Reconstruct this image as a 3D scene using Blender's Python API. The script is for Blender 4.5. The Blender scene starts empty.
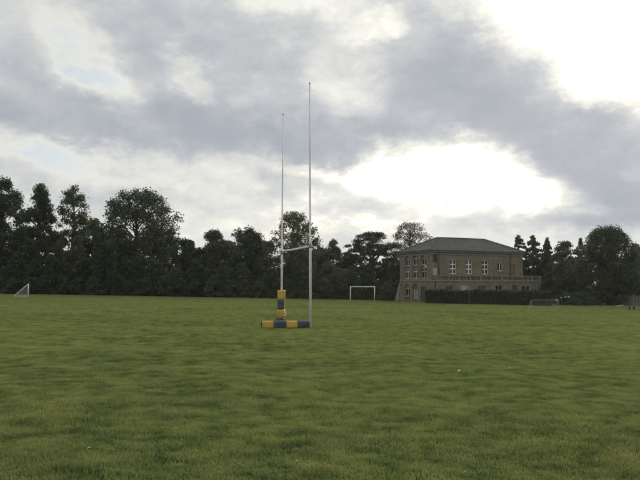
import bpy, bmesh, math, random
import numpy as np
from mathutils import Vector, Matrix

# ------------------------------------------------------------------ camera
SC = bpy.context.scene
COL = SC.collection
F = 700.0                        # focal length in pixels of the 640 px wide photograph
HOR = 286.0                      # pixel row of eye level
PITCH = math.atan((HOR - 240.0) / F)
EYE = 1.54
cd = bpy.data.cameras.new('camera')
cam = bpy.data.objects.new('camera', cd)
COL.objects.link(cam)
cam.location = (0, 0, EYE)
cam.rotation_euler = (math.pi / 2 + PITCH, 0, 0)
cd.sensor_width = 36.0
cd.lens = 36.0 * F / 640.0
cd.clip_start = 0.05
cd.clip_end = 6000
SC.camera = cam
SC.render.resolution_x, SC.render.resolution_y = 1024, 768


def sky_dir(px, row):
    """azimuth and elevation of a photograph pixel"""
    x, y, z = (px - 320) / F, 1.0, (240 - row) / F
    c, s = math.cos(PITCH), math.sin(PITCH)
    y, z = y * c - z * s, y * s + z * c
    return math.atan2(x, y), math.atan2(z, math.hypot(x, y))


# ------------------------------------------------------------------ sky
SUN_AZ, SUN_EL = sky_dir(545, 95)
w = bpy.data.worlds.new('World')
SC.world = w
w.use_nodes = True
nt = w.node_tree
nt.nodes.clear()
N, L = nt.nodes, nt.links


def nd(kind, **kw):
    n = N.new(kind)
    for k, v in kw.items():
        setattr(n, k, v)
    return n


def lnk(a, b):
    if isinstance(a, (int, float)):
        b.default_value = a
    else:
        L.new(a, b)


def m(op, a, b=0.0, c=None, clamp=False):
    n = nd('ShaderNodeMath', operation=op, use_clamp=clamp)
    lnk(a, n.inputs[0])
    lnk(b, n.inputs[1])
    if c is not None:
        lnk(c, n.inputs[2])
    return n.outputs[0]


def ramp(v, stops, interp='EASE'):
    n = nd('ShaderNodeValToRGB')
    cr = n.color_ramp
    cr.interpolation = interp
    while len(cr.elements) > 1:
        cr.elements.remove(cr.elements[-1])
    for i, (p, col) in enumerate(stops):
        if not isinstance(col, tuple):
            col = (col, col, col)
        e = cr.elements[0] if i == 0 else cr.elements.new(p)
        e.position = p
        e.color = (*col, 1)
    L.new(v, n.inputs[0])
    return n.outputs[0]


def mixc(f, a, b, blend='MIX'):
    n = nd('ShaderNodeMix', data_type='RGBA', blend_type=blend)
    lnk(f, n.inputs[0])
    for v, s in ((a, n.inputs[6]), (b, n.inputs[7])):
        if isinstance(v, tuple):
            s.default_value = (*v, 1)
        else:
            L.new(v, s)
    return n.outputs[2]


tc = nd('ShaderNodeTexCoord')
sep = nd('ShaderNodeSeparateXYZ')
L.new(tc.outputs['Generated'], sep.inputs[0])
X, Y, Z = sep.outputs
az = m('ARCTAN2', X, Y)
el = m('ARCSINE', Z)
# ragged warp for the cloud outlines
mp = nd('ShaderNodeMapping')
mp.inputs['Scale'].default_value = (1, 1, 1.7)
L.new(tc.outputs['Generated'], mp.inputs[0])


def noise(scale, detail, rough, vec, dist=0.0):
    n = nd('ShaderNodeTexNoise')
    n.inputs['Scale'].default_value = scale
    n.inputs['Detail'].default_value = detail
    n.inputs['Roughness'].default_value = rough
    n.inputs['Distortion'].default_value = dist
    L.new(vec, n.inputs['Vector'])
    return n


w1 = noise(8.5, 8, 0.63, mp.outputs[0])
sub = nd('ShaderNodeVectorMath', operation='SUBTRACT')
L.new(w1.outputs['Color'], sub.inputs[0])
sub.inputs[1].default_value = (.5, .5, .5)
scl = nd('ShaderNodeVectorMath', operation='SCALE')
L.new(sub.outputs[0], scl.inputs[0])
scl.inputs['Scale'].default_value = 0.125
cmb = nd('ShaderNodeCombineXYZ')
L.new(az, cmb.inputs[0])
L.new(el, cmb.inputs[1])
add = nd('ShaderNodeVectorMath', operation='ADD')
L.new(cmb.outputs[0], add.inputs[0])
L.new(scl.outputs[0], add.inputs[1])
A = add.outputs[0]

# cloud banks and breaks: centre pixel, half sizes in pixels, tilt, weight
BANKS = [
    (300, 60, 330, 130, 0, .12), (390, 60, 60, 50, 0, .12),
    (95, 120, 300, 42, -3, .74), (40, 30, 110, 50, 0, .22), (200, 40, 130, 60, -15, .30), (150, 20, 60, 50, 0, .15),
    (285, 95, 120, 55, -12, .18), (250, 122, 130, 30, -3, .20), (425, 60, 140, 90, -30, .36),
    (520, 108, 140, 56, -30, .50), (612, 165, 120, 56, -20, .52), (430, 105, 90, 42, 0, .28),
    (335, 146, 75, 18, 8, .26), (372, 142, 40, 20, 0, .20), (240, 190, 120, 24, 4, .30), (395, 200, 90, 10, 8, .18),
    (615, 206, 115, 32, 0, .62), (545, 226, 130, 16, 0, .42), (630, 235, 80, 22, 0, .30), (60, 195, 120, 16, -12, .14),
    (150, 165, 70, 14, -8, .14), (350, 214, 110, 8, 4, .18),
    (415, 168, 105, 30, 0, -.42), (470, 172, 90, 34, -10, -.40), (500, 186, 85, 36, -16, -.50), (535, 197, 60, 22, -14, -.40), (468, 190, 130, 26, -4, -.36), (478, 142, 40, 14, -15, -.25),
    (610, 12, 210, 92, -36, -.66), (640, 72, 95, 46, -30, -.40), (500, 0, 90, 44, -30, -.38), (600, 100, 40, 16, -25, -.35), (555, 60, 40, 24, -40, -.25),
    (345, 80, 40, 56, 10, -.50), (372, 24, 46, 13, 14, -.50), (318, 2, 95, 20, -10, -.55),
    (103, 82, 72, 22, -40, -.52), (85, 48, 70, 26, -35, -.36), (60, 12, 40, 16, -20, -.25), (192, 77, 34, 14, -35, -.46), (175, 45, 26, 12, 20, -.22),
    (20, 150, 85, 20, -6, -.50), (110, 160, 150, 22, -10, -.26), (170, 175, 130, 16, -14, -.26), (272, 108, 60, 20, -8, -.32),
    (215, 165, 90, 14, -8, -.26), (300, 215, 280, 24, 0, -.24), (440, 228, 330, 16, 0, -.20), (300, 170, 60, 14, 0, -.30),
    (350, 176, 80, 22, 0, -.36), (10, 85, 60, 14, -10, -.22),
]
acc = None
for px, row, sx, sy, tilt, wt in BANKS:
    a_, e_ = sky_dir(px, row)
    mm = nd('ShaderNodeMapping', vector_type='TEXTURE')
    mm.inputs['Location'].default_value = (a_, e_, 0)
    mm.inputs['Rotation'].default_value = (0, 0, math.radians(tilt))
    mm.inputs['Scale'].default_value = (sx * 1.25 / F, sy * 1.25 / F, 1)
    L.new(A, mm.inputs[0])
    g = nd('ShaderNodeTexGradient', gradient_type='SPHERICAL')
    L.new(mm.outputs[0], g.inputs[0])
    sm = ramp(g.outputs[1], [(0, 0.0), (.75, 1.0)])
    acc = m('MULTIPLY_ADD', sm, wt, acc if acc is not None else 0.0)

big = noise(3.0, 3, 0.5, mp.outputs[0])
mid = noise(13.0, 11, 0.69, mp.outputs[0], .3)
mp2 = nd('ShaderNodeMapping')
mp2.inputs['Scale'].default_value = (1, 1, 2.6)
L.new(tc.outputs['Generated'], mp2.inputs[0])
fine = noise(15.0, 9, 0.62, mp2.outputs[0], .2)
D = m('MULTIPLY_ADD', m('SUBTRACT', mid.outputs[0], .5), 1.18, .36)
D = m('MULTIPLY_ADD', m('SUBTRACT', big.outputs[0], .5), .30, D)
D = m('MULTIPLY_ADD', m('SUBTRACT', fine.outputs[0], .5), .42, D)
D = m('MULTIPLY_ADD', acc, .80, D)
D = m('MULTIPLY_ADD', D, .5, .25, clamp=True)          # -0.5 .. 1.5 onto 0 .. 1

# nearness to the hidden sun
dn = nd('ShaderNodeVectorMath', operation='DOT_PRODUCT')
L.new(tc.outputs['Generated'], dn.inputs[0])
dn.inputs[1].default_value = (math.sin(SUN_AZ) * math.cos(SUN_EL), math.cos(SUN_AZ) * math.cos(SUN_EL), math.sin(SUN_EL))
ang = m('ARCCOSINE', dn.outputs['Value'])
G = ramp(m('DIVIDE', ang, 1.1, clamp=True), [(0, 1.0), (.16, .84), (.34, .46), (.6, .12), (1, 0.0)])

sky = nd('ShaderNodeTexSky', sky_type='NISHITA')
sky.sun_disc = False
sky.sun_elevation = SUN_EL
sky.sun_rotation = SUN_AZ
sky.air_density = 1.0
sky.dust_density = 2.0
sk = mixc(1.0, sky.outputs[0], (.105, .105, .105), 'MULTIPLY')
veil = mixc(.62, sk, (.62, .72, .80))                       # thin high cloud over the blue
veil = mixc(G, veil, (1.16, 1.14, 1.06))

lit = mixc(G, (.80, .80, .745), (1.06, 1.03, .93))           # thin, lit cloud
shade = mixc(G, (.44, .472, .522), (.55, .572, .605))       # thick cloud seen from below
thick = ramp(D, [(.27, 0.0), (.38, .24), (.48, .52), (.58, .76), (.76, 1.0)], 'B_SPLINE')
deep = ramp(D, [(.52, 0.0), (.95, 1.0)], 'LINEAR')
shade = mixc(m('MULTIPLY', deep, .50), shade, (.31, .34, .39))
cl = mixc(thick, lit, shade)
cov = ramp(D, [(.16, 0.0), (.35, 1.0)])
final = mixc(cov, veil, cl)
bg = nd('ShaderNodeBackground')
L.new(final, bg.inputs[0])
bg.inputs[1].default_value = 1.0
out = nd('ShaderNodeOutputWorld')
L.new(bg.outputs[0], out.inputs[0])

# ------------------------------------------------------------------ sun behind the cloud
sd = bpy.data.lights.new('sun', 'SUN')
sd.energy = 1.4
sd.angle = math.radians(22)
sd.color = (1.0, .93, .80)
so = bpy.data.objects.new('sun', sd)
COL.objects.link(so)
so.location = (30, 90, 60)
so.rotation_euler = (math.pi / 2 - SUN_EL, 0, math.pi - SUN_AZ)

SC.view_settings.view_transform = 'Standard'
SC.view_settings.look = 'None'
SC.view_settings.exposure = 0.0
SC.view_settings.gamma = 1.0
SC.view_settings.use_curve_mapping = False
SC.cycles.use_denoising = True
SC.cycles.max_bounces = 6
SC.cycles.transparent_max_bounces = 6

# ------------------------------------------------------------------ helpers
rng = np.random.default_rng(7)
RND = random.Random(11)


def ground_z(x, y):
    """the field falls gently to the right and away"""
    x = np.asarray(x, dtype=float)
    y = np.asarray(y, dtype=float)
    return -0.0164 * x / (1 + (np.abs(x) / 95) ** 4) ** .25 - 0.0044 * (np.clip(y, -60, 130) - 26)


def at(px, depth):
    """point of the ground below photograph column px, depth metres ahead"""
    x = (px - 320) / F * depth
    return Vector((x, depth, float(ground_z(x, depth))))


def height_at(row, depth):
    """world height of photograph row at that depth"""
    return EYE + depth * math.tan(PITCH + math.atan((240 - row) / F))


def field_point(px, row):
    lo, hi = 3.0, 200.0
    for _ in range(50):
        mid_ = (lo + hi) / 2
        if height_at(row, mid_) > float(ground_z((px - 320) / F * mid_, mid_)):
            lo = mid_
        else:
            hi = mid_
    return at(px, lo)


def mesh_np(name, verts, faces, mat=None, smooth=False):
    """verts (n,3) array; faces (m,k) array of equal-size polygons"""
    verts = np.asarray(verts, dtype=np.float32)
    faces = np.asarray(faces, dtype=np.int32)
    me = bpy.data.meshes.new(name)
    k = faces.shape[1]
    me.vertices.add(len(verts))
    me.vertices.foreach_set('co', verts.ravel())
    me.loops.add(faces.size)
    me.loops.foreach_set('vertex_index', faces.ravel())
    me.polygons.add(len(faces))
    me.polygons.foreach_set('loop_start', np.arange(0, faces.size, k, dtype=np.int32))
    if smooth:
        me.polygons.foreach_set('use_smooth', np.ones(len(faces), dtype=bool))
    me.update(calc_edges=True)
    me.validate()
    if mat:
        me.materials.append(mat)
    return me


def link(name, data, parent=None, loc=None):
    o = bpy.data.objects.new(name, data)
    COL.objects.link(o)
    if parent:
        o.parent = parent
    if loc is not None:
        o.location = loc
    return o


def tag(o, label=None, cat=None, group=None, kind=None):
    if label:
        o['label'] = label
    if cat:
        o['category'] = cat
    if group:
        o['group'] = group
    if kind:
        o['kind'] = kind
    return o


def empty(name, loc=(0, 0, 0), rz=0.0):
    o = link(name, None, loc=loc)
    o.rotation_euler = (0, 0, rz)
    o.empty_display_size = .3
    return o


class MB:
    """collects boxes, prisms and tubes into one mesh"""

    def __init__(self):
        self.v, self.f = [], []

    def add(self, vs, fs):
        o = len(self.v)
        self.v += [tuple(p) for p in vs]
        self.f += [tuple(i + o for i in q) for q in fs]
        return self

    def box(self, x0, x1, y0, y1, z0, z1):
        vs = [(x, y, z) for z in (z0, z1) for y in (y0, y1) for x in (x0, x1)]
        return self.add(vs, [(0, 2, 3, 1), (4, 5, 7, 6), (0, 1, 5, 4), (2, 6, 7, 3), (0, 4, 6, 2), (1, 3, 7, 5)])

    def tube(self, pts, radii, n=8, caps=True):
        pts = [Vector(p) for p in pts]
        if isinstance(radii, (int, float)):
            radii = [radii] * len(pts)
        vs, fs = [], []
        for i, p in enumerate(pts):
            d = (pts[min(i + 1, len(pts) - 1)] - pts[max(i - 1, 0)]).normalized()
            ref = Vector((0, 0, 1)) if abs(d.z) < .9 else Vector((1, 0, 0))
            a = d.cross(ref).normalized()
            b = d.cross(a)
            for k in range(n):
                t = 2 * math.pi * k / n
                vs.append(p + (a * math.cos(t) + b * math.sin(t)) * radii[i])
        for i in range(len(pts) - 1):
            for k in range(n):
                q = (k + 1) % n
                fs.append((i * n + k, i * n + q, (i + 1) * n + q, (i + 1) * n + k))
        if caps:
            fs.append(tuple(range(n))[::-1])
            fs.append(tuple(range((len(pts) - 1) * n, len(pts) * n)))
        return self.add(vs, fs)

    def build(self, name, mat, parent=None, loc=None, smooth=False, bevel=0.0):
        me = bpy.data.meshes.new(name)
        me.from_pydata(self.v, [], self.f)
        bm = bmesh.new()
        bm.from_mesh(me)
        bmesh.ops.recalc_face_normals(bm, faces=bm.faces)
        if bevel:
            bmesh.ops.bevel(bm, geom=bm.edges[:], offset=bevel, segments=2, affect='EDGES', profile=.6)
        for fc in bm.faces:
            fc.smooth = smooth
        bm.to_mesh(me)
        bm.free()
        me.materials.append(mat)
        return link(name, me, parent, loc)


# ------------------------------------------------------------------ materials
def material(name):
    mt = bpy.data.materials.new(name)
    mt.use_nodes = True
    t = mt.node_tree
    t.nodes.clear()
    o = t.nodes.new('ShaderNodeOutputMaterial')
    return mt, t, o


def tnode(t, kind, ins=None, **kw):
    n = t.nodes.new(kind)
    for k, v in kw.items():
        setattr(n, k, v)
    for k, v in (ins or {}).items():
        if hasattr(v, 'is_linked'):
            t.links.new(v, n.inputs[k])
        else:
            n.inputs[k].default_value = v
    return n


def tramp(t, fac, stops, interp='LINEAR'):
    n = t.nodes.new('ShaderNodeValToRGB')
    cr = n.color_ramp
    cr.interpolation = interp
    while len(cr.elements) > 1:
        cr.elements.remove(cr.elements[-1])
    for i, (p, c) in enumerate(stops):
        e = cr.elements[0] if i == 0 else cr.elements.new(p)
        e.position = p
        e.color = (*c, 1)
    t.links.new(fac, n.inputs[0])
    return n.outputs[0]


def tmix(t, f, a, b, blend='MIX'):
    n = t.nodes.new('ShaderNodeMix')
    n.data_type = 'RGBA'
    n.blend_type = blend
    for v, s in ((f, n.inputs[0]), (a, n.inputs[6]), (b, n.inputs[7])):
        if isinstance(v, (int, float)):
            s.default_value = v
        elif isinstance(v, tuple):
            s.default_value = (*v, 1)
        else:
            t.links.new(v, s)
    return n.outputs[2]


def paint(name, col, rough=.5, var=.18, scale=6.0, bump=.0, metallic=0.0, obj=True, dirt=None):
    """plain surface with uneven tone, wear and slight relief"""
    mt, t, o = material(name)
    tcn = tnode(t, 'ShaderNodeTexCoord')
    vec = tcn.outputs['Object'] if obj else tnode(t, 'ShaderNodeNewGeometry').outputs['Position']
    n = tnode(t, 'ShaderNodeTexNoise', {'Vector': vec, 'Scale': scale, 'Detail': 6.0, 'Roughness': .65})
    lo = tuple(c * (1 - var) for c in col)
    hi = tuple(min(1, c * (1 + var)) for c in col)
    c = tramp(t, n.outputs[0], [(.3, lo), (.7, hi)])
    if dirt:
        n2 = tnode(t, 'ShaderNodeTexNoise', {'Vector': vec, 'Scale': scale * .37, 'Detail': 5.0, 'Roughness': .7})
        f = tramp(t, n2.outputs[0], [(.48, (0, 0, 0)), (.68, (1, 1, 1))])
        c = tmix(t, f, c, dirt)
    p = tnode(t, 'ShaderNodeBsdfPrincipled', {'Base Color': c, 'Roughness': rough, 'Metallic': metallic})
    if bump:
        b = tnode(t, 'ShaderNodeBump', {'Height': n.outputs[0], 'Strength': bump, 'Distance': .02})
        t.links.new(b.outputs[0], p.inputs['Normal'])
    t.links.new(p.outputs[0], o.inputs[0])
    return mt


def leafy(name, dark, light, trans=.35, scale=.8, tint=None):
    """foliage: clump-scale and leaf-scale tone, part of the light passes through"""
    mt, t, o = material(name)
    g = tnode(t, 'ShaderNodeNewGeometry')
    n = tnode(t, 'ShaderNodeTexNoise', {'Vector': g.outputs['Position'], 'Scale': scale, 'Detail': 4.0, 'Roughness': .6})
    r = tnode(t, 'ShaderNodeMath', {0: n.outputs[0], 1: .6}, operation='MULTIPLY')
    r2 = tnode(t, 'ShaderNodeMath', {0: g.outputs['Random Per Island'], 1: .4, 2: r.outputs[0]}, operation='MULTIPLY_ADD')
    stops = [(.25, dark), (.75, light)]
    if tint:
        stops.append((.92, tint))
    c = tramp(t, r2.outputs[0], stops)
    d = tnode(t, 'ShaderNodeBsdfPrincipled', {'Base Color': c, 'Roughness': .6, 'Specular IOR Level': .25})
    tr = tnode(t, 'ShaderNodeBsdfTranslucent', {'Color': tmix(t, 1.0, c, (1.0, 1.1, .7), 'MULTIPLY')})
    mx = tnode(t, 'ShaderNodeMixShader', {0: trans, 1: d.outputs[0], 2: tr.outputs[0]})
    t.links.new(mx.outputs[0], o.inputs[0])
    return mt


def turf_nodes(t, vec):
    """colour of the playing field: broad dry and lush patches, small tussocks and their painted shade"""
    a = tnode(t, 'ShaderNodeTexNoise', {'Vector': vec, 'Scale': .16, 'Detail': 5.0, 'Roughness': .6})
    b = tnode(t, 'ShaderNodeTexNoise', {'Vector': vec, 'Scale': 2.7, 'Detail': 6.0, 'Roughness': .62})  # dark streaks of tussock shadow put into the colour
    f = tnode(t, 'ShaderNodeMath', {0: a.outputs[0], 1: .34, 2: -.10}, operation='MULTIPLY_ADD')
    f2 = tnode(t, 'ShaderNodeMath', {0: b.outputs[0], 1: .86, 2: f.outputs[0]}, operation='MULTIPLY_ADD')
    return f2.outputs[0]


MAT = {}
mt, t, o = material('turf_soil')
pos = tnode(t, 'ShaderNodeNewGeometry').outputs['Position']
f2 = turf_nodes(t, pos)
n3 = tnode(t, 'ShaderNodeTexNoise', {'Vector': pos, 'Scale': 22.0, 'Detail': 5.0, 'Roughness': .7})
c = tramp(t, f2, [(.31, (.020, .028, .014)), (.45, (.042, .054, .025)), (.60, (.072, .080, .038))])
c = tmix(t, .55, c, tramp(t, n3.outputs[0], [(.3, (.55, .55, .55)), (.7, (1.3, 1.3, 1.25))]), 'MULTIPLY')
p = tnode(t, 'ShaderNodeBsdfPrincipled', {'Base Color': c, 'Roughness': 1.0, 'Specular IOR Level': 0.0})
bm_ = tnode(t, 'ShaderNodeBump', {'Height': n3.outputs[0], 'Strength': .6, 'Distance': .04})
t.links.new(bm_.outputs[0], p.inputs['Normal'])
t.links.new(p.outputs[0], o.inputs[0])
MAT['turf'] = mt

mt, t, o = material('grass_blade')
g = tnode(t, 'ShaderNodeNewGeometry')
f2 = turf_nodes(t, g.outputs['Position'])
r = tnode(t, 'ShaderNodeMath', {0: g.outputs['Random Per Island'], 1: .22, 2: f2}, operation='MULTIPLY_ADD')
c = tramp(t, r.outputs[0], [(.38, (.050, .074, .036)), (.50, (.155, .198, .080)), (.66, (.295, .330, .130)), (.82, (.41, .38, .19))])
nb_ = tnode(t, 'ShaderNodeTexNoise', {'Vector': g.outputs['Position'], 'Scale': .55, 'Detail': 6.0, 'Roughness': .7})
c = tmix(t, tramp(t, nb_.outputs[0], [(.54, (0, 0, 0)), (.72, (.55, .55, .55))]), c, (.19, .155, .085))   # dead thatch
d = tnode(t, 'ShaderNodeBsdfPrincipled', {'Base Color': c, 'Roughness': .6, 'Specular IOR Level': .15})
tr = tnode(t, 'ShaderNodeBsdfTranslucent', {'Color': tmix(t, 1.0, c, (1.05, 1.15, .6), 'MULTIPLY')})
mx = tnode(t, 'ShaderNodeMixShader', {0: .4, 1: d.outputs[0], 2: tr.outputs[0]})
t.links.new(mx.outputs[0], o.inputs[0])
MAT['grass'] = mt

MAT['bark'] = paint('bark', (.085, .07, .052), .9, .35, 3.0, .5)
MAT['leaf_dark'] = leafy('leaf_dark', (.042, .056, .034), (.105, .132, .072), .34)
MAT['leaf_mid'] = leafy('leaf_mid', (.062, .080, .046), (.145, .172, .090), .38)
MAT['leaf_olive'] = leafy('leaf_olive', (.078, .088, .054), (.170, .178, .100), .40)
MAT['leaf_gold'] = leafy('leaf_gold', (.080, .085, .050), (.185, .178, .095), .42, tint=(.23, .17, .08))
MAT['needle'] = leafy('needle', (.038, .054, .036), (.092, .114, .066), .18)
MAT['hedge'] = leafy('hedge', (.034, .048, .022), (.095, .120, .050), .28, 1.6)
MAT['hedge_top'] = leafy('hedge_top', (.07, .085, .030), (.14, .15, .05), .35, 1.6)
MAT['white_paint'] = paint('white_paint', (.82, .83, .83), .4, .06, 9.0, 0, dirt=(.66, .67, .64))
MAT['grey_steel'] = paint('grey_steel', (.27, .28, .28), .45, .15, 8.0, 0, dirt=(.33, .32, .30))
MAT['net'] = paint('net_cord', (.42, .43, .43), .8, .1, 8.0)
MAT['yellow_vinyl'] = paint('yellow_vinyl', (.60, .37, .055), .5, .16, 4.0, .25, dirt=(.34, .24, .09))
MAT['navy_vinyl'] = paint('navy_vinyl', (.034, .058, .092), .5, .2, 4.0, .25, dirt=(.085, .095, .10))
MAT['black_vinyl'] = paint('black_vinyl', (.025, .025, .028), .6, .2, 5.0)
MAT['wood_grey'] = paint('weathered_wood', (.17, .165, .15), .85, .25, 5.0, .2)
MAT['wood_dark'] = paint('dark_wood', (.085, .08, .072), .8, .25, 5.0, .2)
MAT['wood_pale'] = paint('pale_wood', (.42, .41, .37), .85, .2, 5.0, .2)
MAT['leaf_litter'] = paint('pale_leaf', (.62, .60, .46), .7, .2, 30.0)
MAT['yellow_leaf'] = paint('yellow_leaf', (.62, .52, .16), .7, .2, 30.0)

# ------------------------------------------------------------------ ground sheet
WAVES = []
for i in range(46):
    lam = 1.3 * (9.0 / 1.3) ** RND.random()
    th = RND.random() * math.pi
    WAVES.append((2 * math.pi / lam * math.cos(th), 2 * math.pi / lam * math.sin(th), RND.random() * 6.28, .0013 * lam ** .8))


def lumps(x, y):
    x = np.asarray(x, dtype=float)
    y = np.asarray(y, dtype=float)
    s = np.zeros(np.broadcast(x, y).shape)
    for kx, ky, ph, am in WAVES:
        s += am * np.sin(kx * x + ky * y + ph)
    fade = np.clip((75 - np.hypot(x, y)) / 35, 0, 1)
    calm = 1 - .85 * np.exp(-(((x + 1.0) / 2.5) ** 2 + ((y - 28) / 4.5) ** 2))
    return s * fade * calm


def grown(a0, step, n, k):
    out_ = [a0]
    for _ in range(n):
        out_.append(out_[-1] + step)
        step *= k
    return out_


ys = list(np.arange(-8, 3, 1.0)) + list(np.arange(3, 17, .11)) + grown(17, .12, 120, 1.035)
ys += [v for v in (350, 600, 1000, 1600, 2400) if v > ys[-1] + 20]
ys = [-2400, -900, -300, -80, -25] + ys
xr = list(np.arange(0, 9, .13)) + grown(9, .16, 90, 1.045)
xr += [v for v in (400, 700, 1200, 2400) if v > xr[-1] + 20]
xs = [-v for v in xr[::-1][:-1]] + xr
gx, gy = np.meshgrid(np.array(xs), np.array(ys))
gz = ground_z(gx, gy) + lumps(gx, gy) - .015
nx, ny = len(xs), len(ys)
idx = np.arange(nx * ny).reshape(ny, nx)
fc = np.stack([idx[:-1, :-1], idx[:-1, 1:], idx[1:, 1:], idx[1:, :-1]], -1).reshape(-1, 4)
ground = link('playing_field', mesh_np('playing_field', np.stack([gx, gy, gz], -1).reshape(-1, 3), fc, MAT['turf'], True))
tag(ground, kind='structure')


# ------------------------------------------------------------------ grass
def grass_patch(name, radius, n, l0, l1, wd):
    r = radius * np.sqrt(rng.random(n))
    a = rng.random(n) * 2 * np.pi
    # blades gather in small tufts
    tx, ty = rng.normal(0, radius * .5, 60), rng.normal(0, radius * .5, 60)
    pick = rng.integers(0, 60, n)
    tuft = rng.random(n) < .55
    bx = np.where(tuft, tx[pick] + rng.normal(0, radius * .055, n), r * np.cos(a))
    by = np.where(tuft, ty[pick] + rng.normal(0, radius * .055, n), r * np.sin(a))
    ln = l0 + (l1 - l0) * rng.random(n) ** 1.6
    ln *= np.clip(1.15 - .5 * (np.hypot(bx, by) / radius) ** 2, .35, 1.2)
    yaw = rng.random(n) * 2 * np.pi
    lean = .25 + rng.random(n) * 1.05
    ld = rng.random(n) * 2 * np.pi
    wv = wd * (.7 + .6 * rng.random(n))
    sx, sy = np.cos(yaw) * wv / 2, np.sin(yaw) * wv / 2
    hx, hy = np.cos(ld) * np.sin(lean) * ln, np.sin(ld) * np.sin(lean) * ln
    hz = np.cos(lean * .9) * ln
    z0 = np.full(n, -.02)
    P = np.stack([
        np.stack([bx - sx, by - sy, z0], -1), np.stack([bx + sx, by + sy, z0], -1),
        np.stack([bx + hx * .35 + sx * .8, by + hy * .35 + sy * .8, hz * .6], -1),
        np.stack([bx + hx * .35 - sx * .8, by + hy * .35 - sy * .8, hz * .6], -1),
        np.stack([bx + hx, by + hy, hz], -1)], 1).reshape(-1, 3)
    b = np.arange(n)[:, None] * 5
    fcs = np.concatenate([b + np.array([[0, 1, 2]]), b + np.array([[0, 2, 3]]), b + np.array([[3, 2, 4]])], 0)
    return mesh_np(name, P, fcs, MAT['grass'])


def scatter_grass(name, meshes, y0, y1, density, zs):
    pc = bpy.data.collections.new(name + '_patches')
    for i, me in enumerate(meshes):
        pc.objects.link(bpy.data.objects.new('patch_%d' % i, me))
    n = int(density * (.54 * (y1 * y1 - y0 * y0) + 5 * (y1 - y0)))
    k_ = np.arange(n)                                        # evenly spread, so no bare holes open up
    u1 = (.5 + .7548776662 * k_ + .03 * rng.random(n) / math.sqrt(n)) % 1
    u2 = (.5 + .5698402910 * k_) % 1
    y = np.sqrt(y0 * y0 + (y1 * y1 - y0 * y0) * u1) + rng.normal(0, .03, n)
    x = (u2 * 2 - 1) * (.54 * y + 2.5) + rng.normal(0, .03, n)
    z = ground_z(x, y) + lumps(x, y)
    tall = .6 + .3 * np.sin(x * 2.1 + 1.3 * np.sin(y * .9)) * np.sin(y * 1.7 + 1.1 * np.sin(x * 1.2))
    big_ = rng.random(n) < .08
    s = (.8 + .35 * rng.random(n))
    hz = s * (zs * (.75 + .45 * tall) * np.where(big_, 1.5, 1.0))
    me = bpy.data.meshes.new(name)
    me.vertices.add(n)
    me.vertices.foreach_set('co', np.stack([x, y, z], -1).astype(np.float32).ravel())
    at_ = me.attributes.new('turn', 'FLOAT_VECTOR', 'POINT')
    th = rng.random(n) * 6.283
    def top(a, b):
        return ground_z(a, b) + lumps(a, b)
    gx_, gy_ = (top(x + .2, y) - top(x - .2, y)) / .4, (top(x, y + .2) - top(x, y - .2)) / .4
    lx, ly = gx_ * np.cos(th) + gy_ * np.sin(th), gy_ * np.cos(th) - gx_ * np.sin(th)
    at_.data.foreach_set('vector', np.stack([ly, -lx, th], -1).astype(np.float32).ravel())
    at_ = me.attributes.new('size', 'FLOAT_VECTOR', 'POINT')
    at_.data.foreach_set('vector', np.stack([s, s, hz], -1).astype(np.float32).ravel())
    at_ = me.attributes.new('pick', 'INT', 'POINT')
    at_.data.foreach_set('value', rng.integers(0, len(meshes), n).astype(np.int32))
    ob = link(name, me)
    gt = bpy.data.node_groups.new(name, 'GeometryNodeTree')
    gt.interface.new_socket('Geometry', in_out='INPUT', socket_type='NodeSocketGeometry')
    gt.interface.new_socket('Geometry', in_out='OUTPUT', socket_type='NodeSocketGeometry')
    gi, go = gt.nodes.new('NodeGroupInput'), gt.nodes.new('NodeGroupOutput')
    ci = gt.nodes.new('GeometryNodeCollectionInfo')
    ci.inputs['Collection'].default_value = pc
    ci.inputs['Separate Children'].default_value = True
    ip = gt.nodes.new('GeometryNodeInstanceOnPoints')
    ip.inputs['Pick Instance'].default_value = True

    def attr(nm, ty):
        q = gt.nodes.new('GeometryNodeInputNamedAttribute')
        q.data_type = ty
        q.inputs['Name'].default_value = nm
        return q.outputs['Attribute']
    gt.links.new(gi.outputs[0], ip.inputs['Points'])
    gt.links.new(ci.outputs[0], ip.inputs['Instance'])
    gt.links.new(attr('pick', 'INT'), ip.inputs['Instance Index'])
    gt.links.new(attr('turn', 'FLOAT_VECTOR'), ip.inputs['Rotation'])
    gt.links.new(attr('size', 'FLOAT_VECTOR'), ip.inputs['Scale'])
    gt.links.new(ip.outputs[0], go.inputs[0])
    md = ob.modifiers.new('scatter', 'NODES')
    md.node_group = gt
    return ob


near = [grass_patch('grass_near_%d' % i, .30, 620, .014, .044, .0042) for i in range(6)]
near += [grass_patch('tussock_%d' % i, .15, 240, .03, .075, .0050) for i in range(2)]
midp = [grass_patch('grass_mid_%d' % i, .5, 560, .016, .045, .008) for i in range(6)]
farp = [grass_patch('grass_far_%d' % i, 1.7, 1100, .025, .055, .020) for i in range(5)]
tag(scatter_grass('mown_grass', near, 3.4, 16, 28.0, .60), 'short uneven green turf closest to the path of the lens', 'grass', kind='stuff')
tag(scatter_grass('mown_grass', midp + [near[-1]], 15, 46, 9.0, .62), 'short green turf around the rugby posts', 'grass', kind='stuff')
tag(scatter_grass('mown_grass', farp, 44, 104, 1.1, .6), 'short green turf running out to the trees and brick house', 'grass', kind='stuff')
bpy.data.objects['mown_grass']['label'] = 'short tussocky green turf in front of the rugby posts'

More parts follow.
